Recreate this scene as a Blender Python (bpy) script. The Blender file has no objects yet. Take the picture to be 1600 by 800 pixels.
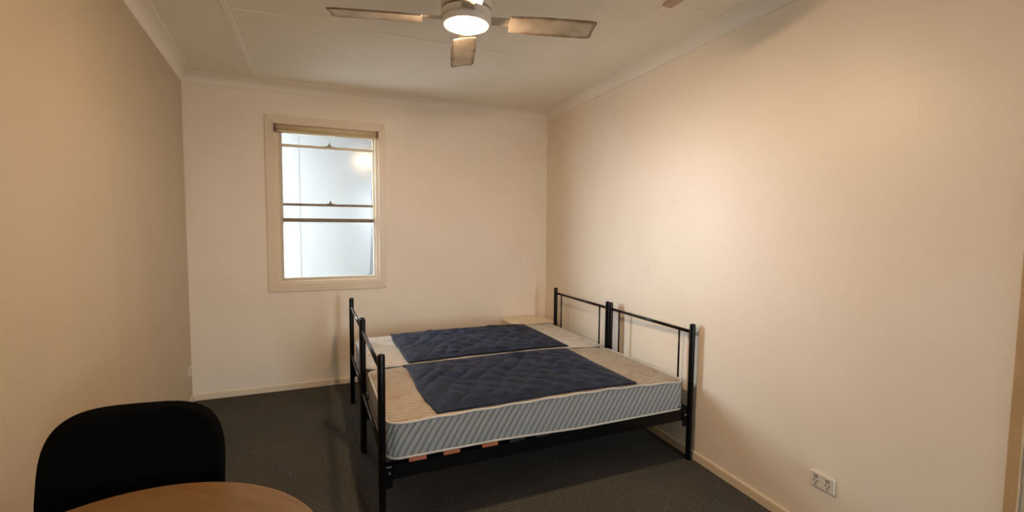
import bpy, bmesh, math, random
from mathutils import Vector, Matrix
from mathutils import noise as mnoise
random.seed(7)
SC = bpy.context.scene
COL = SC.collection
PI = math.pi

# ------------------------------------------------------------------ camera
F_PX, YAW, PITCH, ROLL, CAM_H = 723.64, 0.3981, 0.0667, 0.0092, 1.5117
cam_data = bpy.data.cameras.new('camera'); cam = bpy.data.objects.new('camera', cam_data); COL.objects.link(cam)
cam_data.sensor_fit = 'HORIZONTAL'; cam_data.sensor_width = 36.0
cam_data.lens = F_PX / 1600.0 * 36.0
cam_data.clip_start = 0.02
_f = Vector((math.sin(YAW)*math.cos(PITCH), math.cos(YAW)*math.cos(PITCH), -math.sin(PITCH)))
_r = Vector((math.cos(YAW), -math.sin(YAW), 0)); _u = _r.cross(_f)
_r2 = _r*math.cos(ROLL) + _u*math.sin(ROLL); _u2 = -_r*math.sin(ROLL) + _u*math.cos(ROLL)
_m = Matrix((( _r2.x, _u2.x, -_f.x, 0), (_r2.y, _u2.y, -_f.y, 0), (_r2.z, _u2.z, -_f.z, CAM_H), (0, 0, 0, 1)))
cam.matrix_world = _m
SC.camera = cam

# ------------------------------------------------------------------ world, daylight, exposure
SKY_STRENGTH = 32.0
world = bpy.data.worlds.new('overcast_sky'); SC.world = world; world.use_nodes = True
bg = world.node_tree.nodes['Background']
bg.inputs['Color'].default_value = (0.87, 0.945, 1.03, 1); bg.inputs['Strength'].default_value = SKY_STRENGTH
LAMP_POWER = 610.0            # strength of the glowing globe
LAMP_COLOR = (1.0, 0.66, 0.40, 1)
SC.view_settings.view_transform = 'Standard'; SC.view_settings.look = 'None'
SC.view_settings.exposure = 0.0; SC.view_settings.gamma = 1.0; SC.view_settings.use_curve_mapping = False
SC.cycles.use_denoising = True
SC.cycles.max_bounces = 14; SC.cycles.diffuse_bounces = 10; SC.cycles.glossy_bounces = 5; SC.cycles.transparent_max_bounces = 12
SC.cycles.sample_clamp_indirect = 6.0
SC.cycles.caustics_reflective = False; SC.cycles.caustics_refractive = False

# room numbers (metres)
D = 4.578; XL, XR = -0.9974, 2.333
TL, TR = math.tan(0.0619), math.tan(0.0396)
YF = -4.00; ZC = 2.72
def xl(y): return XL + TL*(D - y)
def xr(y): return XR - TR*(D - y)
A_BL, A_BR, A_FR, A_FL = Vector((XL, D)), Vector((XR, D)), Vector((xr(YF), YF)), Vector((xl(YF), YF))
ANG_L = math.atan2(-1, TL)    # direction of the left wall running to the front
WX0, WX1, WZ0, WZ1 = -0.332, 0.545, 0.972, 2.372     # window opening in the back wall

# portal: emits nothing, only guides sky sampling through the window
pl = bpy.data.lights.new('window_portal', 'AREA'); pl.shape = 'RECTANGLE'; pl.size = 0.9; pl.size_y = 1.42
pl.cycles.is_portal = True
po = bpy.data.objects.new('window_portal', pl); COL.objects.link(po)
po.location = ((WX0+WX1)/2, D + 0.16, (WZ0+WZ1)/2); po.rotation_euler = (-PI/2, 0, 0)

# a second window in the wall behind the camera lets daylight onto the back wall and the front of the beds
VX0, VX1, VZ0, VZ1 = 1.20, 1.91, 0.08, 2.50
pl2 = bpy.data.lights.new('front_window_portal', 'AREA'); pl2.shape = 'RECTANGLE'; pl2.size = VX1-VX0; pl2.size_y = VZ1-VZ0
pl2.cycles.is_portal = True
po2 = bpy.data.objects.new('front_window_portal', pl2); COL.objects.link(po2)
po2.location = ((VX0+VX1)/2, YF - 0.16, (VZ0+VZ1)/2); po2.rotation_euler = (PI/2, 0, 0)

# ------------------------------------------------------------------ materials
def mat(name, color, rough=0.5, metal=0.0, spec=0.5, bump=None, var=None, coat=0.0):
    """bump=(scale, strength, detail); var=(scale, color2, contrast lo, hi)"""
    m = bpy.data.materials.new(name); m.use_nodes = True
    nt = m.node_tree; b = nt.nodes['Principled BSDF']
    b.inputs['Base Color'].default_value = (*color, 1); b.inputs['Roughness'].default_value = rough
    b.inputs['Metallic'].default_value = metal; b.inputs['Specular IOR Level'].default_value = spec
    b.inputs['Coat Weight'].default_value = coat
    tc = nt.nodes.new('ShaderNodeTexCoord')
    if var:
        n = nt.nodes.new('ShaderNodeTexNoise'); n.inputs['Scale'].default_value = var[0]; n.inputs['Detail'].default_value = 4
        nt.links.new(tc.outputs['Object'], n.inputs['Vector'])
        r = nt.nodes.new('ShaderNodeValToRGB'); r.color_ramp.elements[0].position = var[2]; r.color_ramp.elements[1].position = var[3]
        r.color_ramp.elements[0].color = (*color, 1); r.color_ramp.elements[1].color = (*var[1], 1)
        nt.links.new(n.outputs['Fac'], r.inputs['Fac']); nt.links.new(r.outputs['Color'], b.inputs['Base Color'])
    if bump:
        n = nt.nodes.new('ShaderNodeTexNoise'); n.inputs['Scale'].default_value = bump[0]; n.inputs['Detail'].default_value = bump[2]
        nt.links.new(tc.outputs['Object'], n.inputs['Vector'])
        bp = nt.nodes.new('ShaderNodeBump'); bp.inputs['Strength'].default_value = bump[1]; bp.inputs['Distance'].default_value = 0.004
        nt.links.new(n.outputs['Fac'], bp.inputs['Height']); nt.links.new(bp.outputs['Normal'], b.inputs['Normal'])
    return m

M = {}
WALL_COL = (0.86, 0.785, 0.675)
M['wall'] = mat('cream_wall_paint', WALL_COL, 0.42, spec=0.5, bump=(130, 0.10, 3), var=(2.2, (0.83, 0.75, 0.635), 0.35, 0.75))
M['wall_left'] = mat('dimmed_cream_wall_paint', (0.53, 0.445, 0.32), 0.45, spec=0.5, bump=(130, 0.10, 3), var=(2.2, (0.50, 0.42, 0.30), 0.35, 0.75))  # cream paint darkened to stand in for dimmer light on the left wall
M['ceiling'] = mat('off_white_ceiling_paint', (0.86, 0.825, 0.75), 0.75, spec=0.2, bump=(60, 0.06, 2), var=(1.6, (0.83, 0.79, 0.71), 0.35, 0.75))
M['cornice'] = mat('cornice_paint', (0.85, 0.80, 0.73), 0.5, spec=0.35, bump=(40, 0.04, 2))
M['strip'] = mat('cover_strip_paint', (0.86, 0.825, 0.75), 0.6, spec=0.3)
M['trim'] = mat('cream_gloss_trim', (0.74, 0.64, 0.49), 0.32, spec=0.5, bump=(30, 0.03, 2))
M['sash'] = mat('sash_paint', (0.56, 0.49, 0.38), 0.35, spec=0.5)
M['sash_dark'] = mat('worn_rail_timber', (0.20, 0.155, 0.10), 0.5)
M['steel'] = mat('black_bed_steel', (0.0025, 0.0025, 0.003), 0.28, spec=0.22)
M['black_plastic'] = mat('black_plastic', (0.012, 0.012, 0.013), 0.45)
M['black_fabric'] = mat('black_chair_fabric', (0.0030, 0.0031, 0.0033), 0.95, spec=0.05, bump=(900, 0.3, 2))
M['slat'] = mat('orange_slat_timber', (0.50, 0.14, 0.055), 0.6, bump=(50, 0.1, 3), var=(14, (0.36, 0.10, 0.04), 0.4, 0.7))
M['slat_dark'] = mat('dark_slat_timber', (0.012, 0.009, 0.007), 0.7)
M['cream_ply'] = mat('cream_laminate', (0.80, 0.70, 0.55), 0.4)
M['plastic'] = mat('cream_plastic', (0.74, 0.68, 0.60), 0.35)
M['plastic_grey'] = mat('grey_switch_plastic', (0.33, 0.30, 0.27), 0.4)
M['slot'] = mat('dark_slot', (0.02, 0.02, 0.02), 0.6)
M['fan_white'] = mat('fan_enamel', (0.78, 0.74, 0.68), 0.3, spec=0.5)
M['fan_iron'] = mat('dusty_blade_iron', (0.46, 0.40, 0.32), 0.5)
M['fan_inner'] = mat('tan_lamp_ring', (0.30, 0.22, 0.14), 0.5)
M['fan_groove'] = mat('fan_seam_band', (0.25, 0.19, 0.13), 0.5)  # darker tan band set in the housing seam
M['chrome'] = mat('brushed_metal', (0.6, 0.57, 0.52), 0.28, metal=1.0)
M['piping'] = mat('white_mattress_piping', (0.50, 0.49, 0.46), 0.7)
M['blind'] = mat('roller_blind_cloth', (0.62, 0.50, 0.31), 0.6, bump=(300, 0.1, 2))
M['blind_end'] = mat('blind_bracket', (0.20, 0.13, 0.07), 0.45)
M['door'] = mat('grey_white_door_paint', (0.62, 0.62, 0.58), 0.4)
M['timber'] = mat('tan_door_timber', (0.50, 0.335, 0.175), 0.45, bump=(25, 0.08, 4), var=(6, (0.42, 0.27, 0.13), 0.4, 0.7))
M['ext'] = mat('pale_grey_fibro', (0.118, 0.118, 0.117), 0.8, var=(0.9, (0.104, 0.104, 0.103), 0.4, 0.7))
M['sky_block_eave'] = mat('sky_block_lining', (0.5, 0.5, 0.5), 0.8)
M['concrete'] = mat('path_concrete', (0.52, 0.51, 0.49), 0.9, bump=(60, 0.3, 4))
M['box_tan'] = mat('tan_box_plastic', (0.50, 0.36, 0.22), 0.5)

# carpet
def carpet():
    m = bpy.data.materials.new('charcoal_carpet'); m.use_nodes = True; nt = m.node_tree; b = nt.nodes['Principled BSDF']
    tc = nt.nodes.new('ShaderNodeTexCoord')
    n = nt.nodes.new('ShaderNodeTexNoise'); n.inputs['Scale'].default_value = 85; n.inputs['Detail'].default_value = 5; n.inputs['Roughness'].default_value = 0.75
    n2 = nt.nodes.new('ShaderNodeTexNoise'); n2.inputs['Scale'].default_value = 2.0
    r = nt.nodes.new('ShaderNodeValToRGB')
    r.color_ramp.elements[0].position = 0.34; r.color_ramp.elements[1].position = 0.68
    r.color_ramp.elements[0].color = (0.036, 0.037, 0.034, 1); r.color_ramp.elements[1].color = (0.165, 0.158, 0.138, 1)
    mx = nt.nodes.new('ShaderNodeMixRGB'); mx.blend_type = 'MULTIPLY'; mx.inputs['Fac'].default_value = 0.35
    for q in (n, n2): nt.links.new(tc.outputs['Object'], q.inputs['Vector'])
    nt.links.new(n.outputs['Fac'], r.inputs['Fac']); nt.links.new(r.outputs['Color'], mx.inputs['Color1'])
    nt.links.new(n2.outputs['Fac'], mx.inputs['Color2']); nt.links.new(mx.outputs['Color'], b.inputs['Base Color'])
    b.inputs['Roughness'].default_value = 1.0; b.inputs['Specular IOR Level'].default_value = 0.05
    bp = nt.nodes.new('ShaderNodeBump'); bp.inputs['Strength'].default_value = 0.9; bp.inputs['Distance'].default_value = 0.008
    nt.links.new(n.outputs['Fac'], bp.inputs['Height']); nt.links.new(bp.outputs['Normal'], b.inputs['Normal'])
    return m
M['carpet'] = carpet()

def scuffed_wall():
    m = M['wall'].copy(); m.name = 'scuffed_cream_wall_paint'; nt = m.node_tree; b = nt.nodes['Principled BSDF']
    old = b.inputs['Base Color'].links[0].from_socket
    tc = nt.nodes.new('ShaderNodeTexCoord'); mp = nt.nodes.new('ShaderNodeMapping'); mp.inputs['Scale'].default_value = (1, 3.2, 2.0)
    mp.inputs['Rotation'].default_value = (0.5, 0, 0)
    n = nt.nodes.new('ShaderNodeTexNoise'); n.inputs['Scale'].default_value = 3.4; n.inputs['Detail'].default_value = 6; n.inputs['Roughness'].default_value = 0.65
    r = nt.nodes.new('ShaderNodeValToRGB'); r.color_ramp.elements[0].position = 0.60; r.color_ramp.elements[1].position = 0.72
    r.color_ramp.elements[0].color = (0, 0, 0, 1); r.color_ramp.elements[1].color = (1, 1, 1, 1)
    # scuffs only around the spot above the bed head
    geo = nt.nodes.new('ShaderNodeNewGeometry'); ds = nt.nodes.new('ShaderNodeVectorMath'); ds.operation = 'DISTANCE'
    ds.inputs[1].default_value = (xr(2.45), 2.45, 1.42)
    mr = nt.nodes.new('ShaderNodeMapRange'); mr.inputs['From Min'].default_value = 0.15; mr.inputs['From Max'].default_value = 0.55
    mr.inputs['To Min'].default_value = 0.30; mr.inputs['To Max'].default_value = 0.02
    mu = nt.nodes.new('ShaderNodeMath'); mu.operation = 'MULTIPLY'
    mx = nt.nodes.new('ShaderNodeMixRGB'); mx.inputs['Color2'].default_value = (0.52, 0.46, 0.38, 1)
    nt.links.new(tc.outputs['Object'], mp.inputs['Vector']); nt.links.new(mp.outputs['Vector'], n.inputs['Vector'])
    nt.links.new(n.outputs['Fac'], r.inputs['Fac']); nt.links.new(geo.outputs['Position'], ds.inputs[0])
    nt.links.new(ds.outputs['Value'], mr.inputs['Value']); nt.links.new(r.outputs['Color'], mu.inputs[0]); nt.links.new(mr.outputs['Result'], mu.inputs[1])
    nt.links.new(mu.outputs['Value'], mx.inputs['Fac']); nt.links.new(old, mx.inputs['Color1']); nt.links.new(mx.outputs['Color'], b.inputs['Base Color'])
    return m
M['wall_scuffed'] = scuffed_wall()

def glass():
    m = bpy.data.materials.new('window_glass'); m.use_nodes = True; nt = m.node_tree; nt.nodes.clear()
    o = nt.nodes.new('ShaderNodeOutputMaterial'); mx = nt.nodes.new('ShaderNodeMixShader')
    t = nt.nodes.new('ShaderNodeBsdfTransparent'); g = nt.nodes.new('ShaderNodeBsdfGlossy'); g.inputs['Roughness'].default_value = 0.16
    t.inputs['Color'].default_value = (0.96, 0.98, 0.98, 1)
    lw = nt.nodes.new('ShaderNodeLayerWeight'); lw.inputs['Blend'].default_value = 0.5
    pw = nt.nodes.new('ShaderNodeMath'); pw.operation = 'POWER'; pw.inputs[1].default_value = 5.0
    fr = nt.nodes.new('ShaderNodeMath'); fr.operation = 'MULTIPLY_ADD'; fr.inputs[1].default_value = 0.9; fr.inputs[2].default_value = 0.028
    nt.links.new(lw.outputs['Facing'], pw.inputs[0]); nt.links.new(pw.outputs[0], fr.inputs[0])
    nt.links.new(fr.outputs[0], mx.inputs['Fac']); nt.links.new(t.outputs[0], mx.inputs[1]); nt.links.new(g.outputs[0], mx.inputs[2])
    nt.links.new(mx.outputs[0], o.inputs['Surface']); return m
M['glass'] = glass()

def globe_mat():
    m = bpy.data.materials.new('lit_globe'); m.use_nodes = True; nt = m.node_tree; nt.nodes.clear()
    o = nt.nodes.new('ShaderNodeOutputMaterial'); e = nt.nodes.new('ShaderNodeEmission')
    e.inputs['Color'].default_value = LAMP_COLOR; e.inputs['Strength'].default_value = LAMP_POWER
    nt.links.new(e.outputs[0], o.inputs['Surface']); return m
M['globe'] = globe_mat()

def blade_mat():
    """off-white fan blade, brown dust along its edges and towards the tip (local x runs along the blade, y across)"""
    m = bpy.data.materials.new('dusty_fan_blade'); m.use_nodes = True; nt = m.node_tree; b = nt.nodes['Principled BSDF']
    tc = nt.nodes.new('ShaderNodeTexCoord'); n = nt.nodes.new('ShaderNodeTexNoise'); n.inputs['Scale'].default_value = 11; n.inputs['Detail'].default_value = 5
    sp = nt.nodes.new('ShaderNodeSeparateXYZ'); nt.links.new(tc.outputs['Object'], sp.inputs[0])
    ab = nt.nodes.new('ShaderNodeMath'); ab.operation = 'ABSOLUTE'; nt.links.new(sp.outputs['Y'], ab.inputs[0])
    mr = nt.nodes.new('ShaderNodeMapRange'); mr.inputs['From Min'].default_value = 0.044; mr.inputs['From Max'].default_value = 0.068
    nt.links.new(ab.outputs[0], mr.inputs['Value'])
    mt = nt.nodes.new('ShaderNodeMapRange'); mt.inputs['From Min'].default_value = 0.595; mt.inputs['From Max'].default_value = 0.612
    nt.links.new(sp.outputs['X'], mt.inputs['Value'])
    mx0 = nt.nodes.new('ShaderNodeMath'); mx0.operation = 'MAXIMUM'; nt.links.new(mr.outputs[0], mx0.inputs[0]); nt.links.new(mt.outputs[0], mx0.inputs[1])
    nt.links.new(tc.outputs['Object'], n.inputs['Vector'])
    r = nt.nodes.new('ShaderNodeMapRange'); r.inputs['From Min'].default_value = 0.42; r.inputs['From Max'].default_value = 0.75; r.inputs['To Max'].default_value = 0.55
    nt.links.new(n.outputs['Fac'], r.inputs['Value'])
    ad = nt.nodes.new('ShaderNodeMath'); ad.operation = 'MULTIPLY_ADD'; ad.inputs[1].default_value = 0.75; ad.use_clamp = True
    nt.links.new(mx0.outputs[0], ad.inputs[0]); nt.links.new(r.outputs[0], ad.inputs[2])
    mx = nt.nodes.new('ShaderNodeMixRGB'); mx.inputs['Color1'].default_value = (0.52, 0.465, 0.38, 1); mx.inputs['Color2'].default_value = (0.17, 0.10, 0.045, 1)
    nt.links.new(ad.outputs[0], mx.inputs['Fac']); nt.links.new(mx.outputs[0], b.inputs['Base Color']); b.inputs['Roughness'].default_value = 0.5
    return m
M['blade'] = blade_mat()

def ticking():
    """pale grey mattress border with slanted stitched stripes"""
    m = bpy.data.materials.new('striped_mattress_border'); m.use_nodes = True; nt = m.node_tree; b = nt.nodes['Principled BSDF']
    tc = nt.nodes.new('ShaderNodeTexCoord'); sp = nt.nodes.new('ShaderNodeSeparateXYZ'); nt.links.new(tc.outputs['Object'], sp.inputs[0])
    a = nt.nodes.new('ShaderNodeMath'); a.operation = 'SUBTRACT'; nt.links.new(sp.outputs['X'], a.inputs[0]); nt.links.new(sp.outputs['Y'], a.inputs[1])
    n = nt.nodes.new('ShaderNodeTexNoise'); n.inputs['Scale'].default_value = 9; nt.links.new(tc.outputs['Object'], n.inputs['Vector'])
    k = nt.nodes.new('ShaderNodeMath'); k.operation = 'MULTIPLY_ADD'; k.inputs[1].default_value = -0.62
    nt.links.new(sp.outputs['Z'], k.inputs[0]); nt.links.new(a.outputs[0], k.inputs[2])
    k1 = nt.nodes.new('ShaderNodeMath'); k1.operation = 'MULTIPLY_ADD'; k1.inputs[1].default_value = 0.004
    nt.links.new(n.outputs['Fac'], k1.inputs[0]); nt.links.new(k.outputs[0], k1.inputs[2])
    k2 = nt.nodes.new('ShaderNodeMath'); k2.operation = 'MULTIPLY'; k2.inputs[1].default_value = 2*PI/0.038; nt.links.new(k1.outputs[0], k2.inputs[0])
    s = nt.nodes.new('ShaderNodeMath'); s.operation = 'SINE'; nt.links.new(k2.outputs[0], s.inputs[0])
    r = nt.nodes.new('ShaderNodeValToRGB'); r.color_ramp.elements[0].position = 0.0; r.color_ramp.elements[0].color = (0.15, 0.157, 0.165, 1)
    r.color_ramp.elements[1].position = 0.24; r.color_ramp.elements[1].color = (0.31, 0.315, 0.305, 1)
    e = r.color_ramp.elements.new(0.12); e.color = (0.20, 0.205, 0.21, 1)
    e = r.color_ramp.elements.new(0.8); e.color = (0.36, 0.362, 0.35, 1)
    mr = nt.nodes.new('ShaderNodeMapRange'); mr.inputs['From Min'].default_value = -1; nt.links.new(s.outputs[0], mr.inputs['Value'])
    nt.links.new(mr.outputs[0], r.inputs['Fac']); nt.links.new(r.outputs[0], b.inputs['Base Color']); b.inputs['Roughness'].default_value = 0.85
    bp = nt.nodes.new('ShaderNodeBump'); bp.inputs['Strength'].default_value = 0.5; bp.inputs['Distance'].default_value = 0.004
    nt.links.new(mr.outputs[0], bp.inputs['Height']); nt.links.new(bp.outputs[0], b.inputs['Normal'])
    return m
M['ticking'] = ticking()

def damask(nm='cream_quilted_cover', k=1.0, w_=0.0):
    """cream quilted cover with fine wavy lines and a faint gold and rose print"""
    m = bpy.data.materials.new(nm); m.use_nodes = True; nt = m.node_tree; b = nt.nodes['Principled BSDF']
    tc = nt.nodes.new('ShaderNodeTexCoord')
    w = nt.nodes.new('ShaderNodeTexWave'); w.bands_direction = 'Y'; w.inputs['Scale'].default_value = 11; w.inputs['Distortion'].default_value = 7
    w.inputs['Detail'].default_value = 2; w.inputs['Detail Scale'].default_value = 1.3
    n = nt.nodes.new('ShaderNodeTexNoise'); n.inputs['Scale'].default_value = 13; n.inputs['Detail'].default_value = 5
    n2 = nt.nodes.new('ShaderNodeTexNoise'); n2.inputs['Scale'].default_value = 5; n2.inputs['Detail'].default_value = 2
    for q in (w, n, n2): nt.links.new(tc.outputs['Object'], q.inputs['Vector'])
    r = nt.nodes.new('ShaderNodeValToRGB'); r.color_ramp.elements[0].color = (0.255, 0.205, 0.145, 1); r.color_ramp.elements[0].position = 0.02
    r.color_ramp.elements[1].color = (0.36, 0.325, 0.27, 1); r.color_ramp.elements[1].position = 0.42
    nt.links.new(w.outputs['Fac'], r.inputs['Fac'])
    r2 = nt.nodes.new('ShaderNodeValToRGB'); r2.color_ramp.elements[0].position = 0.54; r2.color_ramp.elements[0].color = (0, 0, 0, 1)
    r2.color_ramp.elements[1].position = 0.68; r2.color_ramp.elements[1].color = (0.75, 0.75, 0.75, 1); nt.links.new(n.outputs['Fac'], r2.inputs['Fac'])
    r3 = nt.nodes.new('ShaderNodeValToRGB'); r3.color_ramp.elements[0].position = 0.45; r3.color_ramp.elements[0].color = (0.27, 0.22, 0.14, 1)
    r3.color_ramp.elements[1].position = 0.62; r3.color_ramp.elements[1].color = (0.28, 0.17, 0.13, 1); nt.links.new(n2.outputs['Fac'], r3.inputs['Fac'])
    mx = nt.nodes.new('ShaderNodeMixRGB'); nt.links.new(r2.outputs[0], mx.inputs['Fac']); nt.links.new(r.outputs[0], mx.inputs['Color1']); nt.links.new(r3.outputs[0], mx.inputs['Color2'])
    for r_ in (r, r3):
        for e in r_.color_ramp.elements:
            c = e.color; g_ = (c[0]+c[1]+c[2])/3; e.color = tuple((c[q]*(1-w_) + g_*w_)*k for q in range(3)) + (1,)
    nt.links.new(mx.outputs[0], b.inputs['Base Color']); b.inputs['Roughness'].default_value = 0.75
    return m
M['damask'] = damask(); M['damask_lit'] = damask('window_lit_quilted_cover', 1.55, 0.45)  # far-bed copy lightened: window light put into the cover's colour

def navy():
    m = mat('navy_quilted_cloth', (0.0040, 0.0092, 0.0245), 0.6, spec=0.18, bump=(35, 0.35, 4), var=(9, (0.0075, 0.0165, 0.049), 0.35, 0.7))
    b = m.node_tree.nodes['Principled BSDF']; b.inputs['Sheen Weight'].default_value = 0.03; b.inputs['Sheen Roughness'].default_value = 0.5
    return m
M['navy'] = navy()

def beech():
    m = bpy.data.materials.new('beech_laminate'); m.use_nodes = True; nt = m.node_tree; b = nt.nodes['Principled BSDF']
    tc = nt.nodes.new('ShaderNodeTexCoord'); mp = nt.nodes.new('ShaderNodeMapping'); mp.inputs['Scale'].default_value = (1.2, 9, 9); mp.inputs['Rotation'].default_value = (0, 0, -0.35)
    n = nt.nodes.new('ShaderNodeTexNoise'); n.inputs['Scale'].default_value = 3.2; n.inputs['Detail'].default_value = 6; n.inputs['Distortion'].default_value = 0.6
    r = nt.nodes.new('ShaderNodeValToRGB'); r.color_ramp.elements[0].position = 0.3; r.color_ramp.elements[0].color = (0.15, 0.078, 0.026, 1)
    r.color_ramp.elements[1].position = 0.72; r.color_ramp.elements[1].color = (0.215, 0.122, 0.046, 1)
    nt.links.new(tc.outputs['Object'], mp.inputs['Vector']); nt.links.new(mp.outputs[0], n.inputs['Vector']); nt.links.new(n.outputs['Fac'], r.inputs['Fac'])
    nt.links.new(r.outputs[0], b.inputs['Base Color']); b.inputs['Roughness'].default_value = 0.38
    return m
M['beech'] = beech()
M['beech_edge'] = mat('beech_edging', (0.32, 0.20, 0.10), 0.45)

# ------------------------------------------------------------------ mesh helpers
def obj(name, bm, m, parent=None, smooth=False):
    me = bpy.data.meshes.new(name); bmesh.ops.recalc_face_normals(bm, faces=bm.faces[:]); bm.to_mesh(me); bm.free()
    for q in (m if isinstance(m, (list, tuple)) else [m]): me.materials.append(q)
    if smooth:
        for p in me.polygons: p.use_smooth = True
    o = bpy.data.objects.new(name, me); COL.objects.link(o)
    if parent: o.parent = parent
    return o
def sharp(o, deg=38):
    try: o.data.set_sharp_from_angle(angle=math.radians(deg))
    except Exception: pass
    return o
def thing(name, label, cat, loc=(0, 0, 0), rotz=0.0, group=None):
    o = bpy.data.objects.new(name, None); COL.objects.link(o); o.empty_display_size = 0.1
    o.location = loc; o.rotation_euler = (0, 0, rotz); return tag(o, label, cat, group)
def tag(o, label, cat, group=None):
    o['label'] = label; o['category'] = cat
    if group: o['group'] = group
    return o
def struct(name, bm, m, parent=None, smooth=False):
    o = obj(name, bm, m, parent, smooth)
    if not parent: o['kind'] = 'structure'
    return o
def struct_root(name, loc=(0, 0, 0), rotz=0.0):
    o = bpy.data.objects.new(name, None); COL.objects.link(o); o.location = loc; o.rotation_euler = (0, 0, rotz); o['kind'] = 'structure'; return o
def copy_tree(o, parent=None):
    c = o.copy(); COL.objects.link(c)
    if parent: c.parent = parent
    for ch in list(o.children): copy_tree(ch, c)
    return c
def add_box(bm, x0, x1, y0, y1, z0, z1, bev=0.0, seg=2):
    r = bmesh.ops.create_cube(bm, size=1.0); vs = r['verts']
    for v in vs: v.co = Vector(((x0+x1)/2 + v.co.x*(x1-x0), (y0+y1)/2 + v.co.y*(y1-y0), (z0+z1)/2 + v.co.z*(z1-z0)))
    if bev > 0:
        es = list({e for v in vs for e in v.link_edges})
        bmesh.ops.bevel(bm, geom=es, offset=bev, segments=seg, profile=0.5, affect='EDGES')
def bx(*a, **k):
    bm = bmesh.new(); add_box(bm, *a, **k); return bm
def add_prism(bm, poly, z0, z1, inv=None):
    """poly: list of (x, y) extruded in z"""
    lo = [bm.verts.new((p[0], p[1], z0)) for p in poly]; hi = [bm.verts.new((p[0], p[1], z1)) for p in poly]
    n = len(poly)
    bm.faces.new(lo[::-1]); bm.faces.new(hi)
    for i in range(n): bm.faces.new((lo[i], lo[(i+1) % n], hi[(i+1) % n], hi[i]))
def add_tube(bm, pts, r, seg=12, closed=False, cap=True):
    pts = [Vector(p) for p in pts]; n = len(pts); rings = []
    ref = None
    for i, p in enumerate(pts):
        a = pts[(i-1) % n] if (closed or i > 0) else p; b = pts[(i+1) % n] if (closed or i < n-1) else p
        d = (b - a).normalized()
        if ref is None: ref = d.orthogonal().normalized()
        ref = (ref - d*ref.dot(d)).normalized(); w = d.cross(ref)
        rr = r[i] if isinstance(r, (list, tuple)) else r
        rings.append([bm.verts.new(p + (ref*math.cos(2*PI*k/seg) + w*math.sin(2*PI*k/seg))*rr) for k in range(seg)])
    for i in range(n if closed else n-1):
        a, b = rings[i], rings[(i+1) % n]
        for k in range(seg): bm.faces.new((a[k], a[(k+1) % seg], b[(k+1) % seg], b[k]))
    if cap and not closed: bm.faces.new(rings[0][::-1]); bm.faces.new(rings[-1])
def add_lathe(bm, prof, seg=40, cx=0, cy=0):
    """prof: list of (r, z); r = 0 makes a pole"""
    rings = []
    for r, z in prof:
        if r < 1e-6: rings.append([bm.verts.new((cx, cy, z))])
        else: rings.append([bm.verts.new((cx + r*math.cos(2*PI*k/seg), cy + r*math.sin(2*PI*k/seg), z)) for k in range(seg)])
    for a, b in zip(rings, rings[1:]):
        for k in range(seg):
            k2 = (k+1) % seg
            if len(a) == 1 and len(b) == 1: continue
            if len(a) == 1: bm.faces.new((a[0], b[k2], b[k]))
            elif len(b) == 1: bm.faces.new((a[k], a[k2], b[0]))
            else: bm.faces.new((a[k], a[k2], b[k2], b[k]))
def lathe(prof, seg=40):
    bm = bmesh.new(); add_lathe(bm, prof, seg); return bm
def tube(*a, **k):
    bm = bmesh.new(); add_tube(bm, *a, **k); return bm

# ------------------------------------------------------------------ room shell
bm = bmesh.new(); add_prism(bm, [(-1.3, YF-0.2), (2.6, YF-0.2), (2.6, D+0.12), (-1.3, D+0.12)], -0.08, 0.0)
struct('floor', bm, M['carpet'])

# walls: prisms in plan, 0.12 thick
T = 0.12
def wall_prism(bm, a, b, out, z0, z1):
    add_prism(bm, [a, b, (b[0]+out[0], b[1]+out[1]), (a[0]+out[0], a[1]+out[1])], z0, z1)
bm = bmesh.new()
for x0, x1, z0, z1 in ((XL-0.14, WX0, 0, ZC), (WX1, XR+0.14, 0, ZC), (WX0, WX1, 0, WZ0), (WX0, WX1, WZ1, ZC)):
    add_box(bm, x0, x1, D, D+T, z0, z1)
bmesh.ops.remove_doubles(bm, verts=bm.verts[:], dist=1e-5)
struct('wall_back', bm, M['wall'])
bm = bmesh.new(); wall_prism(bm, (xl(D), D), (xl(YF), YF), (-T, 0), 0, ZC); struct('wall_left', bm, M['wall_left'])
DY1, DY0, DZ = 0.765, -0.075, 2.06       # doorway in the right wall
bm = bmesh.new()
wall_prism(bm, (xr(D), D), (xr(DY1), DY1), (T, 0), 0, ZC)
wall_prism(bm, (xr(DY1), DY1), (xr(DY0), DY0), (T, 0), DZ, ZC)
wall_prism(bm, (xr(DY0), DY0), (xr(YF), YF), (T, 0), 0, ZC)
struct('wall_right', bm, M['wall_scuffed'])
bm = bmesh.new()
for x0, x1, z0, z1 in ((xl(YF)-T, VX0, 0, ZC), (VX1, xr(YF)+T, 0, ZC), (VX0, VX1, 0, VZ0), (VX0, VX1, VZ1, ZC)): add_box(bm, x0, x1, YF-T, YF, z0, z1)
bmesh.ops.remove_doubles(bm, verts=bm.verts[:], dist=1e-5)
struct('wall_front', bm, M['wall'])

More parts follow.
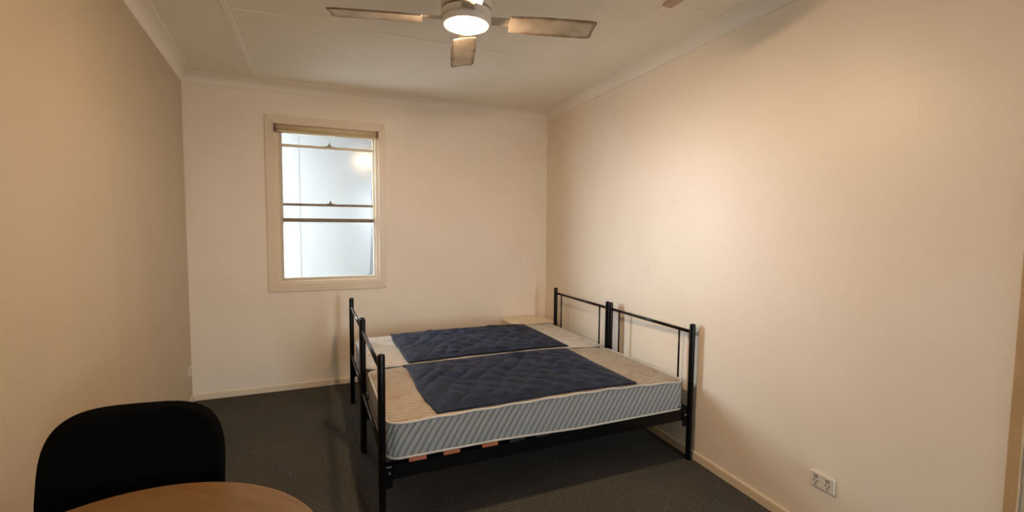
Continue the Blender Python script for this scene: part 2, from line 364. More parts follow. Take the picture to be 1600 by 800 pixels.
# ceiling: sheets and cover strips (seams at y = 3.11 and 2.06, x = -0.46 and 1.79)
ceil = struct('ceiling', bx(-1.3, 2.6, YF-0.2, D+0.12, ZC+0.006, ZC+0.09), M['ceiling'])
xs = [-1.25, -0.455, 1.79, 2.55]; ys = [YF-0.15, -2.14, -1.09, -0.04, 1.01, 2.06, 3.11, D+0.1]
for i in range(3):
    for j in range(len(ys)-1):
        obj('ceiling_sheet', bx(xs[i]+0.002, xs[i+1]-0.002, ys[j]+0.002, ys[j+1]-0.002, ZC, ZC+0.006), M['ceiling'], ceil)
for x in xs[1:3]:
    obj('cover_strip', bx(x-0.018, x+0.018, 2.06, D, ZC-0.005, ZC, bev=0.0025, seg=1), M['strip'], ceil)
    obj('cover_strip', bx(x-0.018, x+0.018, YF, 2.06, ZC-0.005, ZC, bev=0.0025, seg=1), M['strip'], ceil)
for y in ys[1:-1]:
    obj('cover_strip', bx(XL-0.02, XR, y-0.008, y+0.008, ZC-0.0035, ZC, bev=0.0015, seg=1), M['strip'], ceil)

# mitred runs round the room
CORN = [A_FL, A_FR, A_BR, A_BL]      # counter-clockwise seen from above
def offset_corner(i, d):
    p0, p1, p2 = CORN[i-1], CORN[i], CORN[(i+1) % 4]
    e0 = (p1-p0).normalized(); e1 = (p2-p1).normalized(); n0 = Vector((-e0.y, e0.x)); n1 = Vector((-e1.y, e1.x))
    a = p0 + n0*d; b = p1 + n1*d
    den = e0.x*e1.y - e0.y*e1.x; t = ((b-a).x*e1.y - (b-a).y*e1.x)/den
    return a + e0*t
def run(i, prof, lo=0.0, hi=1.0):
    """sweep the (d, z) profile along wall i (corner i to i+1); the profile is closed"""
    bm = bmesh.new(); ra, rb = [], []
    for d, z in prof:
        a = offset_corner(i, d); b = offset_corner((i+1) % 4, d)
        pa = a if lo == 0 else a + (b-a)*lo; pb = b if hi == 1 else a + (b-a)*hi
        ra.append(bm.verts.new((pa.x, pa.y, z))); rb.append(bm.verts.new((pb.x, pb.y, z)))
    n = len(prof)
    for k in range(n): bm.faces.new((ra[k], ra[(k+1) % n], rb[(k+1) % n], rb[k]))
    bm.faces.new(ra[::-1]); bm.faces.new(rb); return bm
CZ = 0.078; CW = 0.088
cove = [(0.0, ZC), (0.0, ZC-CZ), (0.007, ZC-CZ), (0.010, ZC-CZ+0.006)]
for k in range(1, 9):
    a = k/9*PI/2
    cove.append((0.012 + (CW-0.020)*(1-math.cos(a)), ZC-CZ+0.008 + (CZ-0.016)*math.sin(a)))
cove += [(CW-0.005, ZC-0.008), (CW, ZC-0.006), (CW, ZC)]
for n_, i in (('trim_1', 2), ('trim_2', 1), ('trim_3', 3), ('trim_4', 0)):
    sharp(struct(n_, run(i, cove), M['cornice'], smooth=True), 25)
bb = [(0, 0), (0.011, 0), (0.011, 0.046), (0.008, 0.054), (0.0, 0.056)]
struct('baseboard_back', run(2, bb), M['trim']); struct('baseboard_left', run(3, bb), M['trim'])
_len = D - YF
struct('baseboard_right', run(1, bb, (DY1+0.035-YF)/_len, 1.0), M['trim'])
struct('baseboard_front', run(0, bb), M['trim'])

# ------------------------------------------------------------------ window
win = struct_root('window_1', (0, D, 0))
CI = (-0.332, 0.545, 0.972, 2.372); CO = (-0.404, 0.605, 0.898, 2.448)
def mitre_piece(side):
    i0, i1, j0, j1 = CI; o0, o1, p0, p1 = CO
    q = {'left': [(o0, p0), (i0, j0), (i0, j1), (o0, p1)], 'right': [(o1, p0), (o1, p1), (i1, j1), (i1, j0)],
         'top': [(o0, p1), (i0, j1), (i1, j1), (o1, p1)], 'bottom': [(o0, p0), (o1, p0), (i1, j0), (i0, j0)]}[side]
    bm = bmesh.new()
    a = [bm.verts.new((x, 0.0, z)) for x, z in q]; b = [bm.verts.new((x, -0.016, z)) for x, z in q]
    bm.faces.new(a); f = bm.faces.new(b[::-1])
    for k in range(4): bm.faces.new((a[k], a[(k+1) % 4], b[(k+1) % 4], b[k]))
    bmesh.ops.bevel(bm, geom=[e for e in f.edges], offset=0.003, segments=2, affect='EDGES', profile=0.5)
    return bm
for s in ('left', 'right', 'top', 'bottom'): obj('architrave', mitre_piece(s), M['trim'], win)
bm = bmesh.new()      # jamb lining
add_box(bm, WX0, WX0+0.018, 0.0, T, WZ0, WZ1); add_box(bm, WX1-0.018, WX1, 0.0, T, WZ0, WZ1); add_box(bm, WX0+0.018, WX1-0.018, 0.0, T, WZ1-0.018, WZ1)
obj('jamb_lining', bm, M['trim'], win)
bm = bmesh.new(); add_box(bm, WX0+0.018, WX1-0.018, 0.0, T+0.04, WZ0, WZ0+0.020, bev=0.004)
obj('sill', bm, M['trim'], win)
SX0, SX1 = WX0+0.018, WX1-0.018
# upper (outer) sash
us = obj('upper_sash', (lambda bm: (add_box(bm, SX0, SX0+0.036, 0.068, 0.098, 1.50, WZ1-0.018), add_box(bm, SX1-0.030, SX1, 0.068, 0.098, 1.50, WZ1-0.018),
      add_box(bm, SX0+0.036, SX1-0.030, 0.068, 0.098, WZ1-0.060, WZ1-0.018), bm)[-1])(bmesh.new()), M['sash'], win)
obj('pane', bx(SX0+0.030, SX1-0.024, 0.082, 0.085, 1.50, WZ1-0.050), M['glass'], us)
b1 = obj('glazing_bar', bx(SX0+0.034, SX1-0.028, 0.066, 0.100, 2.192, 2.216, bev=0.003), M['sash'], us)
b2 = obj('meeting_rail', bx(SX0+0.034, SX1-0.028, 0.066, 0.100, 1.668, 1.690, bev=0.003), M['sash_dark'], us)
for z in (2.216, 1.690):
    bm = bmesh.new(); add_box(bm, 0.085, 0.145, 0.058, 0.080, z, z+0.006, bev=0.002); add_tube(bm, [(0.115, 0.066, z+0.004), (0.115, 0.064, z+0.030)], [0.014, 0.006], seg=12)
    obj('sash_catch', bm, M['sash_dark'], us)
# lower (inner) sash
ls = obj('lower_sash', (lambda bm: (add_box(bm, SX0, SX0+0.034, 0.030, 0.062, WZ0+0.020, 1.556), add_box(bm, SX1-0.028, SX1, 0.030, 0.062, WZ0+0.020, 1.556),
      add_box(bm, SX0+0.034, SX1-0.028, 0.030, 0.062, WZ0+0.020, WZ0+0.046), bm)[-1])(bmesh.new()), M['sash'], win)
obj('pane', bx(SX0+0.028, SX1-0.022, 0.045, 0.048, WZ0+0.040, 1.540), M['glass'], ls)
obj('top_rail', bx(SX0+0.032, SX1-0.026, 0.028, 0.064, 1.522, 1.556, bev=0.003), M['sash_dark'], ls)
# beads that hold the sashes
for x0, x1 in ((SX0, SX0+0.012), (SX1-0.012, SX1)):
    obj('parting_bead', bx(x0, x1, 0.010, 0.028, WZ0+0.020, WZ1-0.018, bev=0.002), M['trim'], win)

# window behind the camera
w2 = struct_root('window_2', ((VX0+VX1)/2, YF, (VZ0+VZ1)/2)); a, b = (VX1-VX0)/2, (VZ1-VZ0)/2
for x0, x1, z0, z1 in ((-a-0.07, -a, -b-0.07, b+0.07), (a, a+0.07, -b-0.07, b+0.07), (-a, a, b, b+0.07), (-a, a, -b-0.07, -b)):
    obj('architrave', bx(x0, x1, 0, 0.016, z0, z1, bev=0.003), M['trim'], w2)
for s in (-1, 1):
    x0, x1 = (-a, 0.015) if s < 0 else (-0.015, a); bm = bmesh.new()
    add_box(bm, x0, x0+0.03, -0.09, -0.06, -b, b); add_box(bm, x1-0.03, x1, -0.09, -0.06, -b, b); add_box(bm, x0+0.03, x1-0.03, -0.09, -0.06, -b, -b+0.03); add_box(bm, x0+0.03, x1-0.03, -0.09, -0.06, b-0.03, b)
    fr_ = obj('sash_frame', bm, M['sash'], w2); obj('pane', bx(x0+0.025, x1-0.025, -0.078, -0.074, -b+0.025, b-0.025), M['glass'], fr_)

# outside: side passage under an added roof that blocks the sky above, open to the sky on the left
struct('ground', bx(-30, 30, -40, 30, -0.30, -0.12), M['concrete'])
ext = struct_root('wall_outside', (0, 6.25, 0))
for k, x0 in enumerate((-0.62, -0.20, 1.0)):
    x1 = (-0.20, 1.0, 2.42)[k]
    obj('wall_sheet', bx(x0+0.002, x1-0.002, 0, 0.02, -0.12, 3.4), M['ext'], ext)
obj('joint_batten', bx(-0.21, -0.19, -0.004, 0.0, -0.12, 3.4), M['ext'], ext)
struct('sky_block_eave', bx(-0.62, 2.6, D+T+0.02, 6.25, 2.85, 2.93), M['sky_block_eave'])  # unseen eave added so the outside wall is lit from the left only
tag(obj('hose', tube([(0.655, 6.236, 1.95), (0.650, 6.236, 1.55), (0.640, 6.236, 1.12), (0.625, 6.234, 0.88), (0.595, 6.232, 0.825), (0.55, 6.23, 0.80)], 0.007, seg=8), M['slot'], None, True), 'thin dark hose hanging on the grey wall outside the window', 'hose')
struct('wall_light_block', bx(2.42, 2.54, D+T+0.02, 6.27, -0.12, 2.85), M['ext'])  # unseen end wall added to keep light off the right side

# ------------------------------------------------------------------ door at the right edge
dr = struct_root('door_1', (xr(0.345), 0.345, 0), math.atan(TR) * -1)
h = (DY1-DY0)/2
obj('architrave', bx(-0.004, T*0.6, h-0.036, h, 0, DZ+0.036, bev=0.003), M['timber'], dr)
obj('architrave', bx(-0.004, T*0.6, -h, -h+0.036, 0, DZ+0.036, bev=0.003), M['timber'], dr)
obj('architrave', bx(-0.004, T*0.6, -h+0.036, h-0.036, DZ-0.002, DZ+0.034, bev=0.003), M['timber'], dr)
leaf = obj('door_leaf', bx(0.006, 0.044, -h+0.039, h-0.039, 0.006, DZ-0.005, bev=0.003), M['door'], dr)
bm = bmesh.new(); add_tube(bm, [(0.006, -h+0.10, 1.0), (-0.045, -h+0.10, 1.0), (-0.05, -h+0.115, 1.0), (-0.05, -h+0.22, 1.0)], 0.009); obj('door_handle', bm, M['chrome'], leaf, smooth=True)

# ------------------------------------------------------------------ roller blind
bl = thing('roller_blind', 'rolled-up tan roller blind across the head of the window', 'blind', (0, D, 2.330))
bm = bmesh.new(); add_tube(bm, [(-0.310, -0.022, 0.010), (0.523, -0.022, 0.010)], 0.026, seg=20); obj('cloth_roll', bm, M['blind'], bl, smooth=True)
bm = bmesh.new(); add_box(bm, -0.306, 0.519, -0.040, -0.026, -0.030, -0.012, bev=0.004); obj('bottom_bar', bm, M['blind'], bl)
for x in (-0.3265, 0.5245):
    obj('bracket', bx(x, x+0.015, -0.050, 0.0, -0.026, 0.040, bev=0.003), M['blind_end'], bl)

# ------------------------------------------------------------------ ceiling fan with light
FX, FY = 0.662, 2.152
fan = thing('ceiling_fan', 'dusty four-blade ceiling fan with a lit round globe', 'ceiling fan', (FX, FY, ZC))
sharp(obj('canopy', lathe([(0, 0), (0.062, 0), (0.066, -0.012), (0.058, -0.05), (0.030, -0.062), (0, -0.062)]), M['fan_white'], fan, True))
obj('down_rod', tube([(0, 0, -0.05), (0, 0, -0.17)], 0.014, seg=16), M['fan_white'], fan, True)
sharp(obj('motor_housing', lathe([(0, -0.150), (0.075, -0.150), (0.108, -0.158), (0.119, -0.172), (0.119, -0.206), (0.113, -0.208), (0.113, -0.218), (0.119, -0.220), (0.119, -0.240), (0.114, -0.246), (0, -0.246)], 56), M['fan_white'], fan, True), 30)
obj('seam_band', lathe([(0.1125, -0.2085), (0.1145, -0.2085), (0.1145, -0.2175), (0.1125, -0.2175)], 56), M['fan_groove'], fan, True)
lk = obj('light_pan', lathe([(0, -0.245), (0.108, -0.245), (0.116, -0.249), (0.118, -0.256), (0.116, -0.265), (0.109, -0.275), (0.103, -0.278), (0.099, -0.275), (0.097, -0.264)], 56), M['fan_white'], fan, True)
obj('inner_ring', lathe([(0.0973, -0.264), (0.094, -0.2635), (0.070, -0.2625), (0, -0.2625)], 56), M['fan_inner'], lk, True)
g = [(0.062, -0.2630)] + [(0.067*math.cos(a), -0.266 - 0.047*math.sin(a)) for a in [k/10*PI/2 for k in range(0, 10)]] + [(0, -0.313)]
obj('globe', lathe(g, 32), M['globe'], lk, True)
def blade_bm():
    bm = bmesh.new(); L0, L1 = 0.205, 0.612; n = 14; rows = []
    for i in range(n+1):
        t = i/n; x = L0 + (L1-L0)*t; w = 0.058 + 0.010*min(1, t*3)
        if i == n: w -= 0.006
        rows.append((x, w))
    rows.append((L1+0.004, 0.056))
    top, bot = [], []
    for x, w in rows:
        top.append([bm.verts.new((x, y*w, 0.004 + 0.004*(1-y*y))) for y in (-1, -0.5, 0, 0.5, 1)])
        bot.append([bm.verts.new((x, y*w, -0.003 + 0.004*(1-y*y))) for y in (-1, -0.5, 0, 0.5, 1)])
    for a, b, fl in ((top, None, 0), (bot, None, 1)):
        for i in range(len(rows)-1):
            for k in range(4):
                q = (a[i][k], a[i+1][k], a[i+1][k+1], a[i][k+1]); bm.faces.new(q[::-1] if fl else q)
    m_ = len(rows)-1
    for i in range(m_):
        bm.faces.new((top[i][0], bot[i][0], bot[i+1][0], top[i+1][0])); bm.faces.new((top[i][4], top[i+1][4], bot[i+1][4], bot[i][4]))
    for k in range(4):
        bm.faces.new((top[0][k], top[0][k+1], bot[0][k+1], bot[0][k])); bm.faces.new((top[m_][k], bot[m_][k], bot[m_][k+1], top[m_][k+1]))
    return bm
b0 = None
for k in range(4):
    ang = math.radians(-14.7) + k*PI/2
    if b0 is None:
        b0 = obj('blade', blade_bm(), M['blade'], fan)
        bm = bmesh.new(); add_box(bm, 0.114, 0.265, -0.030, 0.030, 0.0085, 0.0125, bev=0.0015); a0 = obj('blade_iron', bm, M['fan_iron'], b0); bl_o = b0
    else:
        bl_o = b0.copy(); COL.objects.link(bl_o); c = a0.copy(); COL.objects.link(c); c.parent = bl_o
    bl_o.location = (0, 0, -0.258)
    bl_o.rotation_euler = (Matrix.Rotation(ang, 3, 'Z') @ Matrix.Rotation(math.radians(-10), 3, 'X')).to_euler()

bm = bmesh.new(); add_box(bm, 1.747, 1.806, 1.985, 2.080, ZC-0.013, ZC-0.002, bev=0.003)
cb = tag(obj('ceiling_box', bm, M['box_tan']), 'small tan box fixed to the ceiling near the right cornice', 'junction box')
obj('lid', bx(1.744, 1.809, 1.982, 2.083, ZC-0.017, ZC-0.013, bev=0.0015), M['box_tan'], cb)

# ------------------------------------------------------------------ beds
BL_, BW = 1.935, 0.885; PR = 0.0185; TH = 0.0091
def make_bed(label):
    t = thing('bed_frame', label, 'bed', group='black metal single bed frames')
    for x, ht, pair in ((0.0, 0.895, 'foot'), (BL_, 0.892, 'head')):
        for y in (0.0, BW):
            bm = bmesh.new(); add_lathe(bm, [(0, 0), (PR*0.9, 0), (PR, 0.004), (PR, ht-0.010), (PR*0.9, ht-0.003), (PR*0.6, ht), (0, ht)], 20, x, y)
            p = sharp(obj('post', bm, M['steel'], t, True), 50)
    # foot end rails
    for z in (0.815, 0.405):
        obj('foot_rail', tube([(0, PR*0.7, z), (0, BW-PR*0.7, z)], 0.0105), M['steel'], t, True)
    for z in (0.838, 0.330):
        obj('head_rail', tube([(BL_, PR*0.7, z), (BL_, BW-PR*0.7, z)], 0.0105), M['steel'], t, True)
    for y in (0.115, BW-0.115):
        obj('spindle', tube([(BL_, y, 0.333), (BL_, y, 0.832)], 0.0065, seg=10), M['steel'], t, True)
    for s, y in ((1, 0.012), (-1, BW-0.012)):
        bm = bmesh.new()   # steel angle: upright leg outside, flat leg inside
        ya, yb = sorted((y, y + s*0.004)); add_box(bm, PR, BL_-PR, ya, yb, 0.262, 0.3345)
        ya, yb = sorted((y + s*0.004, y + s*0.036)); add_box(bm, PR, BL_-PR, ya, yb, 0.331, 0.335)
        r = obj('side_rail', bm, M['steel'], t)
        for x, d in ((PR*0.6, 1), (BL_-PR*0.6, -1)):
            bm = bmesh.new(); xa, xb = sorted((x, x+d*0.040)); ya, yb = sorted((y - s*0.010, y))
            add_box(bm, xa, xb, ya, yb, 0.222, 0.335, bev=0.006); obj('bracket', bm, M['steel'], r)
            bm = bmesh.new(); add_tube(bm, [(x+d*0.024, y - s*0.016, 0.302), (x+d*0.024, y - s*0.009, 0.302)], 0.006, seg=8); obj('bolt', bm, M['chrome'], r)
    for k in range(11):
        x = (0.175, 0.350, 0.560)[k] if k < 3 else 0.560 + (k-2)*0.158
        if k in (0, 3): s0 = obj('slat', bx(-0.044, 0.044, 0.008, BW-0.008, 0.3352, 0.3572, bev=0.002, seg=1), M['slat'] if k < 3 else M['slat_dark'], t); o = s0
        else: o = s0.copy(); COL.objects.link(o)
        o.location = (x, 0, 0)
        if k < 3: o['label'] = 'orange painted slat'
    return t
near = make_bed('black metal single bed frame in front, with three orange slats showing under its mattress')
near.location = (0.269, 2.231, 0); near.rotation_euler.z = TH
far = copy_tree(near); far['label'] = 'black metal single bed frame behind, beside the white cabinet and back wall'
far.location = (0.2605, 3.160, 0)

MX0, MX1, MY0, MY1, MZ = 0.030, 1.895, 0.006, 0.880, 0.3580      # mattress footprint in bed coordinates
MH = 0.187
def mat_top(x):      # crown of the mattress along its length (bed x)
    u = (x-MX0)/(MX1-MX0)
    return 0.010*math.sin(PI*min(1, max(0, u)))**0.8 - 0.020*max(0, u-0.7)/0.3
def make_mattress(label, seed, top):
    nx, ny, nz = 130, 60, 10; W, H, Z = MX1-MX0, MY1-MY0, MH; R = 0.065; r = 0.016
    t = thing('mattress', label, 'mattress', group='cream mattresses with striped borders')
    bm = bmesh.new(); vmap = {}
    def shape(i, j, k):
        x, y, z = W*i/nx, H*j/ny, Z*k/nz
        c = Vector((min(max(x, r), W-r), min(max(y, r), H-r), min(max(z, r), Z-r))); d = Vector((x, y, z)) - c
        if d.length > 1e-9: p = c + d.normalized()*r*max(abs(d.x), abs(d.y), abs(d.z))/r
        else: p = Vector((x, y, z))
        cx = min(max(p.x, R), W-R); cy = min(max(p.y, R), H-R); dx, dy = p.x-cx, p.y-cy
        hyp = math.hypot(dx, dy)
        if abs(dx) > 1e-9 and abs(dy) > 1e-9: f = max(abs(dx), abs(dy))/hyp; p.x = cx+dx*f; p.y = cy+dy*f
        ez = min(1, min(p.x, W-p.x, p.y, H-p.y)/0.07)
        if k == nz:        # quilting on the upper face
            X, Y = p.x + 0.02*math.sin(p.y*17+seed), p.y + 0.02*math.sin(p.x*13+seed)
            q = abs(math.sin(PI*(X+Y)/0.20))*abs(math.sin(PI*(X-Y)/0.20))
            p.z += ez*(0.010*math.sqrt(q) - 0.004 + 0.006*mnoise.noise(Vector((p.x*4, p.y*4, seed))))
        else:
            bul = 0.006*math.sin(PI*p.z/Z); 
            if p.x < 0.02: p.x -= bul
            if p.x > W-0.02: p.x += bul
            if p.y < 0.02: p.y -= bul
            if p.y > H-0.02: p.y += bul
            if p.y < 0.02 or p.y > H-0.02:   # stitched dimples along the border
                p.y += (0.0012*math.sin(p.x*46+seed))*(1 if p.y < H/2 else -1)*math.sin(PI*p.z/Z)
        if p.y < 0.02 or p.y > H-0.02: p.z -= 0.020*min(1, max(0, (p.x-0.55)/0.5))*(1-p.z/Z)     # border hangs over the rail
        p.z += mat_top(p.x+MX0)*p.z/Z + 0.003*math.sin(p.x*9+seed)*math.sin(p.y*3)
        return p
    def V(i, j, k):
        if (i, j, k) not in vmap: vmap[(i, j, k)] = bm.verts.new(shape(i, j, k))
        return vmap[(i, j, k)]
    def quad(a, b, c, d, mi):
        f = bm.faces.new((V(*a), V(*b), V(*c), V(*d))); f.material_index = mi; f.smooth = True
    for i in range(nx):
        for j in range(ny):
            quad((i, j, nz), (i+1, j, nz), (i+1, j+1, nz), (i, j+1, nz), 1); quad((i, j, 0), (i, j+1, 0), (i+1, j+1, 0), (i+1, j, 0), 1)
        for k in range(nz):
            quad((i, 0, k), (i+1, 0, k), (i+1, 0, k+1), (i, 0, k+1), 0); quad((i, ny, k), (i, ny, k+1), (i+1, ny, k+1), (i+1, ny, k), 0)
    for j in range(ny):
        for k in range(nz):
            quad((0, j, k), (0, j, k+1), (0, j+1, k+1), (0, j+1, k), 0); quad((nx, j, k), (nx, j+1, k), (nx, j+1, k+1), (nx, j, k+1), 0)
    c = obj('cover', bm, [M['ticking'], top], t); c.location = (MX0, MY0, 0)
    for p in c.data.polygons: p.use_smooth = True
    for zz in (0.008, Z-0.006):
        pts = []
        R2 = R
        def arc(cx, cy, a0): return [(cx + (R2+0.001)*math.cos(a0+a*PI/16), cy + (R2+0.001)*math.sin(a0+a*PI/16)) for a in range(0, 9)]
        base = arc(W-R2, H-R2, 0) + [(W*(1-s/40), H+0.001) for s in range(2, 39)] + arc(R2, H-R2, PI/2) + arc(R2, R2, PI) + [(W*s/40, -0.001) for s in range(2, 39)] + arc(W-R2, R2, 1.5*PI)
        for x, y in base:
            pts.append((x+MX0, y+MY0, zz + (mat_top(x+MX0)*zz/Z) + 0.003*math.sin(x*9+seed)*math.sin(y*3) + (0.0025*math.sin(x*30+seed) if zz > 0.1 else -0.020*min(1, max(0, (x-MX0-0.55)/0.5)) if (y < 0.02 or y > H-0.02) else 0.0)))
        obj('piping', tube(pts, 0.0062, seg=8, closed=True), M['piping'], t, True)
    return t
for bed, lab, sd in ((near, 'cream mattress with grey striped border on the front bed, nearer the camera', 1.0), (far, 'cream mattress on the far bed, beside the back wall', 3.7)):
    m_ = make_mattress(lab, sd, M['damask'] if bed is near else M['damask_lit']); m_.location = (bed.location.x, bed.location.y, MZ-0.0005); m_.rotation_euler.z = TH

def make_pad(label, seed, x0, x1, y0, y1, creases, corner):
    """quilted navy pad lying across the mattress, in bed coordinates"""
    nx, ny = 120, 84; th = 0.013; base = MZ + MH + 0.0075
    t = thing('quilted_pad', label, 'mattress pad', group='navy quilted pads on the mattresses')
    bm = bmesh.new(); top, bot = [], []
    def dseg(px, py, a, b):
        ax, ay = a; bx_, by = b; vx, vy = bx_-ax, by-ay; L2 = vx*vx+vy*vy; u = max(0, min(1, ((px-ax)*vx+(py-ay)*vy)/L2))
        return math.hypot(px-ax-u*vx, py-ay-u*vy), u
    for j in range(ny+1):
        v = j/ny; rt, rb = [], []
        bow = corner*(2*v-1)**2*0 + corner*v**3
        for i in range(nx+1):
            u = i/nx
            xa = x0 - 0.012*math.sin(v*PI*1.1) + (-corner if v > 0.97 else 0)*(v-0.97)/0.03*0.6 + 0.005*math.sin(v*9+seed); xb = x1 + 0.004*math.sin(v*7+seed)
            X = xa + (xb-xa)*u; Y = y0 + (y1-y0)*v + 0.004*math.sin(u*11+seed)
            e = min(1, min(u, 1-u)*14, min(v, 1-v)*10)
            n1 = mnoise.noise(Vector((X*5, Y*5, seed+9))); n2_ = mnoise.noise(Vector((X*5, Y*5, seed+23)))
            qx = X + 0.05*n1 + 0.02*math.sin(Y*15+seed); qy = Y + 0.05*n2_ + 0.02*math.sin(X*12+seed*2)
            q = math.sqrt(abs(math.sin(PI*(qx+qy)/0.17))*abs(math.sin(PI*(qx-qy*0.8)/0.17)))
            z = base + mat_top(X) + th*(0.35+0.65*e)*1.0 + e*(0.017*q - 0.004 + 0.010*mnoise.noise(Vector((X*6+seed, Y*6, seed))) + 0.005*mnoise.noise(Vector((X*17, Y*17, seed))))
            for a, b, h_, w in creases:
                d, uu = dseg(X, Y, a, b); z += h_*math.exp(-(d/w)**2)*math.sin(PI*(0.12+0.76*uu))
            rt.append(bm.verts.new((X, Y, z))); rb.append(bm.verts.new((X, Y, base + mat_top(X) - 0.001)))
        top.append(rt); bot.append(rb)
    for j in range(ny):
        for i in range(nx):
            bm.faces.new((top[j][i], top[j][i+1], top[j+1][i+1], top[j+1][i])); bm.faces.new((bot[j][i], bot[j+1][i], bot[j+1][i+1], bot[j][i+1]))
        bm.faces.new((top[j][0], top[j+1][0], bot[j+1][0], bot[j][0])); bm.faces.new((top[j][nx], bot[j][nx], bot[j+1][nx], top[j+1][nx]))
    for i in range(nx):
        bm.faces.new((top[0][i], bot[0][i], bot[0][i+1], top[0][i+1])); bm.faces.new((top[ny][i], top[ny][i+1], bot[ny][i+1], bot[ny][i]))
    obj('cloth', bm, M['navy'], t, True)
    return t
p1 = make_pad('navy quilted pad across the middle of the front mattress, nearer the camera', 1.3, 0.270, 1.515, 0.016, 0.876,
              [((1.02, 0.80), (1.12, 0.60), 0.016, 0.012), ((0.98, 0.72), (1.05, 0.34), 0.013, 0.014), ((0.72, 0.84), (0.76, 0.70), 0.008, 0.012), ((0.4, 0.6), (0.62, 0.5), 0.006, 0.02)], 0.03)
p1.location = (near.location.x, near.location.y, 0); p1.rotation_euler.z = TH
p2 = make_pad('navy quilted pad across the middle of the far mattress, beside the back wall', 4.1, 0.310, 1.580, 0.010, 0.874,
              [((0.88, 0.80), (0.95, 0.40), 0.015, 0.013), ((1.18, 0.82), (1.24, 0.45), 0.008, 0.014), ((0.72, 0.80), (0.60, 0.86), 0.008, 0.015), ((0.40, 0.30), (0.62, 0.45), 0.006, 0.02)], 0.012)
p2.location = (far.location.x, far.location.y, 0); p2.rotation_euler.z = TH

# ------------------------------------------------------------------ bedside cabinet in the corner
cab = thing('bedside_cabinet', 'low white bedside cabinet in the back corner behind the beds', 'cabinet', (2.022, 4.375, 0), 0.02)
cw, cd = 0.230, 0.175
bm = bmesh.new(); add_box(bm, -cw+0.004, cw-0.004, -cd+0.018, cd, 0.03, 0.502); add_box(bm, -cw+0.02, cw-0.02, -cd+0.04, cd-0.01, 0.0, 0.03)
obj('carcass', bm, M['cream_ply'], cab)
obj('top', bx(-cw, cw, -cd, cd, 0.502, 0.520, bev=0.003), M['cream_ply'], cab)
for z0, z1 in ((0.035, 0.185), (0.190, 0.340), (0.345, 0.497)):
    d = obj('drawer', bx(-cw+0.008, cw-0.008, -cd+0.002, -cd+0.018, z0, z1, bev=0.002), M['cream_ply'], cab)
    bm = bmesh.new(); add_tube(bm, [(0, -cd+0.002, (z0+z1)/2), (0, -cd-0.010, (z0+z1)/2), (0, -cd-0.018, (z0+z1)/2)], [0.006, 0.008, 0.013], seg=14); obj('knob', bm, M['chrome'], d, True)

# ------------------------------------------------------------------ table
tb = thing('round_table', 'round light timber laminate table at the lower left corner', 'table', (-0.38, 1.182, 0), math.radians(138.3))
ea, eb = 0.410, 0.354
def ellipse_slab(a, b, z0, z1, bev):
    bm = bmesh.new(); n = 96; lv = []
    for k_, (s, z) in enumerate(((bev, z0), (0, z0+bev), (0, z1-bev), (bev, z1))):
        lv.append([bm.verts.new(((a-s)*math.cos(2*PI*k/n), (b-s)*math.sin(2*PI*k/n), z)) for k in range(n)])
    for p, q in zip(lv, lv[1:]):
        for k in range(n): bm.faces.new((p[k], p[(k+1) % n], q[(k+1) % n], q[k]))
    bm.faces.new(lv[0][::-1]); bm.faces.new(lv[-1]); return bm
tt = obj('tabletop', ellipse_slab(ea-0.002, eb-0.002, 0.734, 0.760, 0.003), M['beech'], tb)
bm = bmesh.new(); n = 96
lv = [[bm.verts.new((a*math.cos(2*PI*k/n), b*math.sin(2*PI*k/n), z)) for k in range(n)] for a, b, z in ((ea-0.003, eb-0.003, 0.735), (ea, eb, 0.736), (ea, eb, 0.757), (ea-0.003, eb-0.003, 0.7585))]
for p, q in zip(lv, lv[1:] + lv[:1]):
    for k in range(n): bm.faces.new((p[k], p[(k+1) % n], q[(k+1) % n], q[k]))
obj('edge_band', bm, M['beech_edge'], tt, True)
sharp(obj('pedestal', lathe([(0, 0.03), (0.036, 0.03), (0.036, 0.70), (0.06, 0.715), (0.15, 0.722), (0.15, 0.734), (0, 0.734)], 28), M['black_plastic'], tb, True))
for k in range(4):
    a = k*PI/2 - 1.524; d = Vector((math.cos(a), math.sin(a), 0))
    obj('foot', tube([d*0.02 + Vector((0, 0, 0.055)), d*0.17 + Vector((0, 0, 0.040)), d*0.32 + Vector((0, 0, 0.016))], [0.022, 0.019, 0.015]), M['black_plastic'], tb, True)

# ------------------------------------------------------------------ chair
ch = thing('office_chair', 'black fabric chair with a wide rounded backrest behind the round table', 'chair', (-0.511, 1.641, 0), -0.1132)
def backrest_bm(front):
    """rounded backrest pad; local x across, y depth (front faces -y), z along the back"""
    bm = bmesh.new(); nr, na = 12, 72; hw, hu, hd = 0.2370, 0.250, 0.062
    def P(rho, a, off):
        c, s = math.cos(a), math.sin(a); e = 2/3.7
        x = hw*rho*math.copysign(abs(c)**e, c); tt_ = (hu if s >= 0 else hd)*rho*math.copysign(abs(s)**e, s)
        edge = math.sqrt(max(0, 1-rho**6))
        y = 0.030*(1-(x/hw)**2) + off*edge
        rec = math.radians(10)
        return (x, y*math.cos(rec) + tt_*math.sin(rec), 0.718 + tt_*math.cos(rec) - y*math.sin(rec))
    rings = []
    for off, order in ((front[0], 1), (front[1], -1)):
        lay = []
        for q in range(nr+1):
            rho = q/nr
            lay.append([bm.verts.new(P(rho, 0, off))] if q == 0 else [bm.verts.new(P(rho, 2*PI*k/na, off)) for k in range(na)])
        for a, b in zip(lay, lay[1:]):
            for k in range(na):
                if len(a) == 1: bm.faces.new((a[0], b[k], b[(k+1) % na]))
                else: bm.faces.new((a[k], b[k], b[(k+1) % na], a[(k+1) % na]))
        rings.append(lay)
    bmesh.ops.remove_doubles(bm, verts=bm.verts[:], dist=1e-5)
    return bm
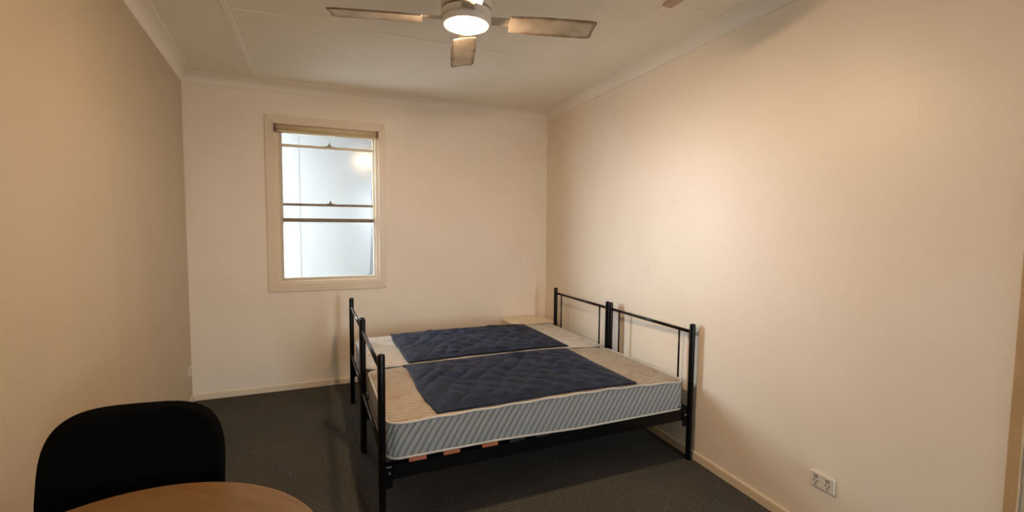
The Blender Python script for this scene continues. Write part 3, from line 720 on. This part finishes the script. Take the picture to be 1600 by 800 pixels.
br = obj('backrest', backrest_bm((-0.022, 0.008)), M['black_fabric'], ch, True)
obj('back_shell', backrest_bm((0.0085, 0.016)), M['black_plastic'], br, True)
bm = bmesh.new(); add_box(bm, -0.210, 0.210, -0.370, -0.01, 0.440, 0.495, bev=0.024, seg=4); obj('seat', bm, M['black_fabric'], ch, True)
obj('seat_pan', bx(-0.190, 0.190, -0.350, -0.03, 0.425, 0.441, bev=0.004), M['black_plastic'], ch)
for s in (-1, 1):
    obj('back_support', tube([(s*0.13, -0.10, 0.432), (s*0.13, 0.02, 0.435), (s*0.13, 0.055, 0.48), (s*0.13, 0.058, 0.66), (s*0.13, 0.066, 0.74)], 0.010), M['black_plastic'], ch, True)
    obj('leg', tube([(s*0.175, -0.31, 0.428), (s*0.185, -0.34, 0.0)], 0.0115), M['black_plastic'], ch, True)
    obj('leg', tube([(s*0.175, -0.08, 0.428), (s*0.185, 0.02, 0.0)], 0.0115), M['black_plastic'], ch, True)
    obj('side_bar', tube([(s*0.175, -0.32, 0.418), (s*0.175, -0.07, 0.418)], 0.010), M['black_plastic'], ch, True)

# ------------------------------------------------------------------ power outlets
def outlet(label, loc, rotz, double=True):
    """faces local -x"""
    t = thing('power_outlet', label, 'power outlet', loc, rotz); w = 0.0585 if double else 0.036
    obj('faceplate', bx(-0.011, 0, -w, w, -0.0355, 0.0355, bev=0.003), M['plastic'], t)
    for y in ((-0.028, 0.028) if double else (0.0,)):
        obj('switch', bx(-0.0145, -0.0105, y-0.009, y+0.009, 0.008, 0.026, bev=0.0012), M['plastic_grey'], t)
        for dy, dz, rr in ((-0.008, -0.006, 0.5), (0.008, -0.006, -0.5), (0, -0.021, 0)):
            bm = bmesh.new(); add_box(bm, -0.0013, 0.0, -0.0017, 0.0017, -0.006, 0.006)
            o = obj('pin_slot', bm, M['slot'], t); o.location = (-0.0105, y+dy, dz); o.rotation_euler = (rr, 0, 0)
    return t
outlet('white double power outlet low on the right wall', (xr(1.389), 1.389, 0.303), -math.atan(TR))
outlet('small cream power outlet seen edge-on on the left wall beside the back corner', (xl(4.46), 4.46, 0.288), PI + math.atan(TL), double=False)
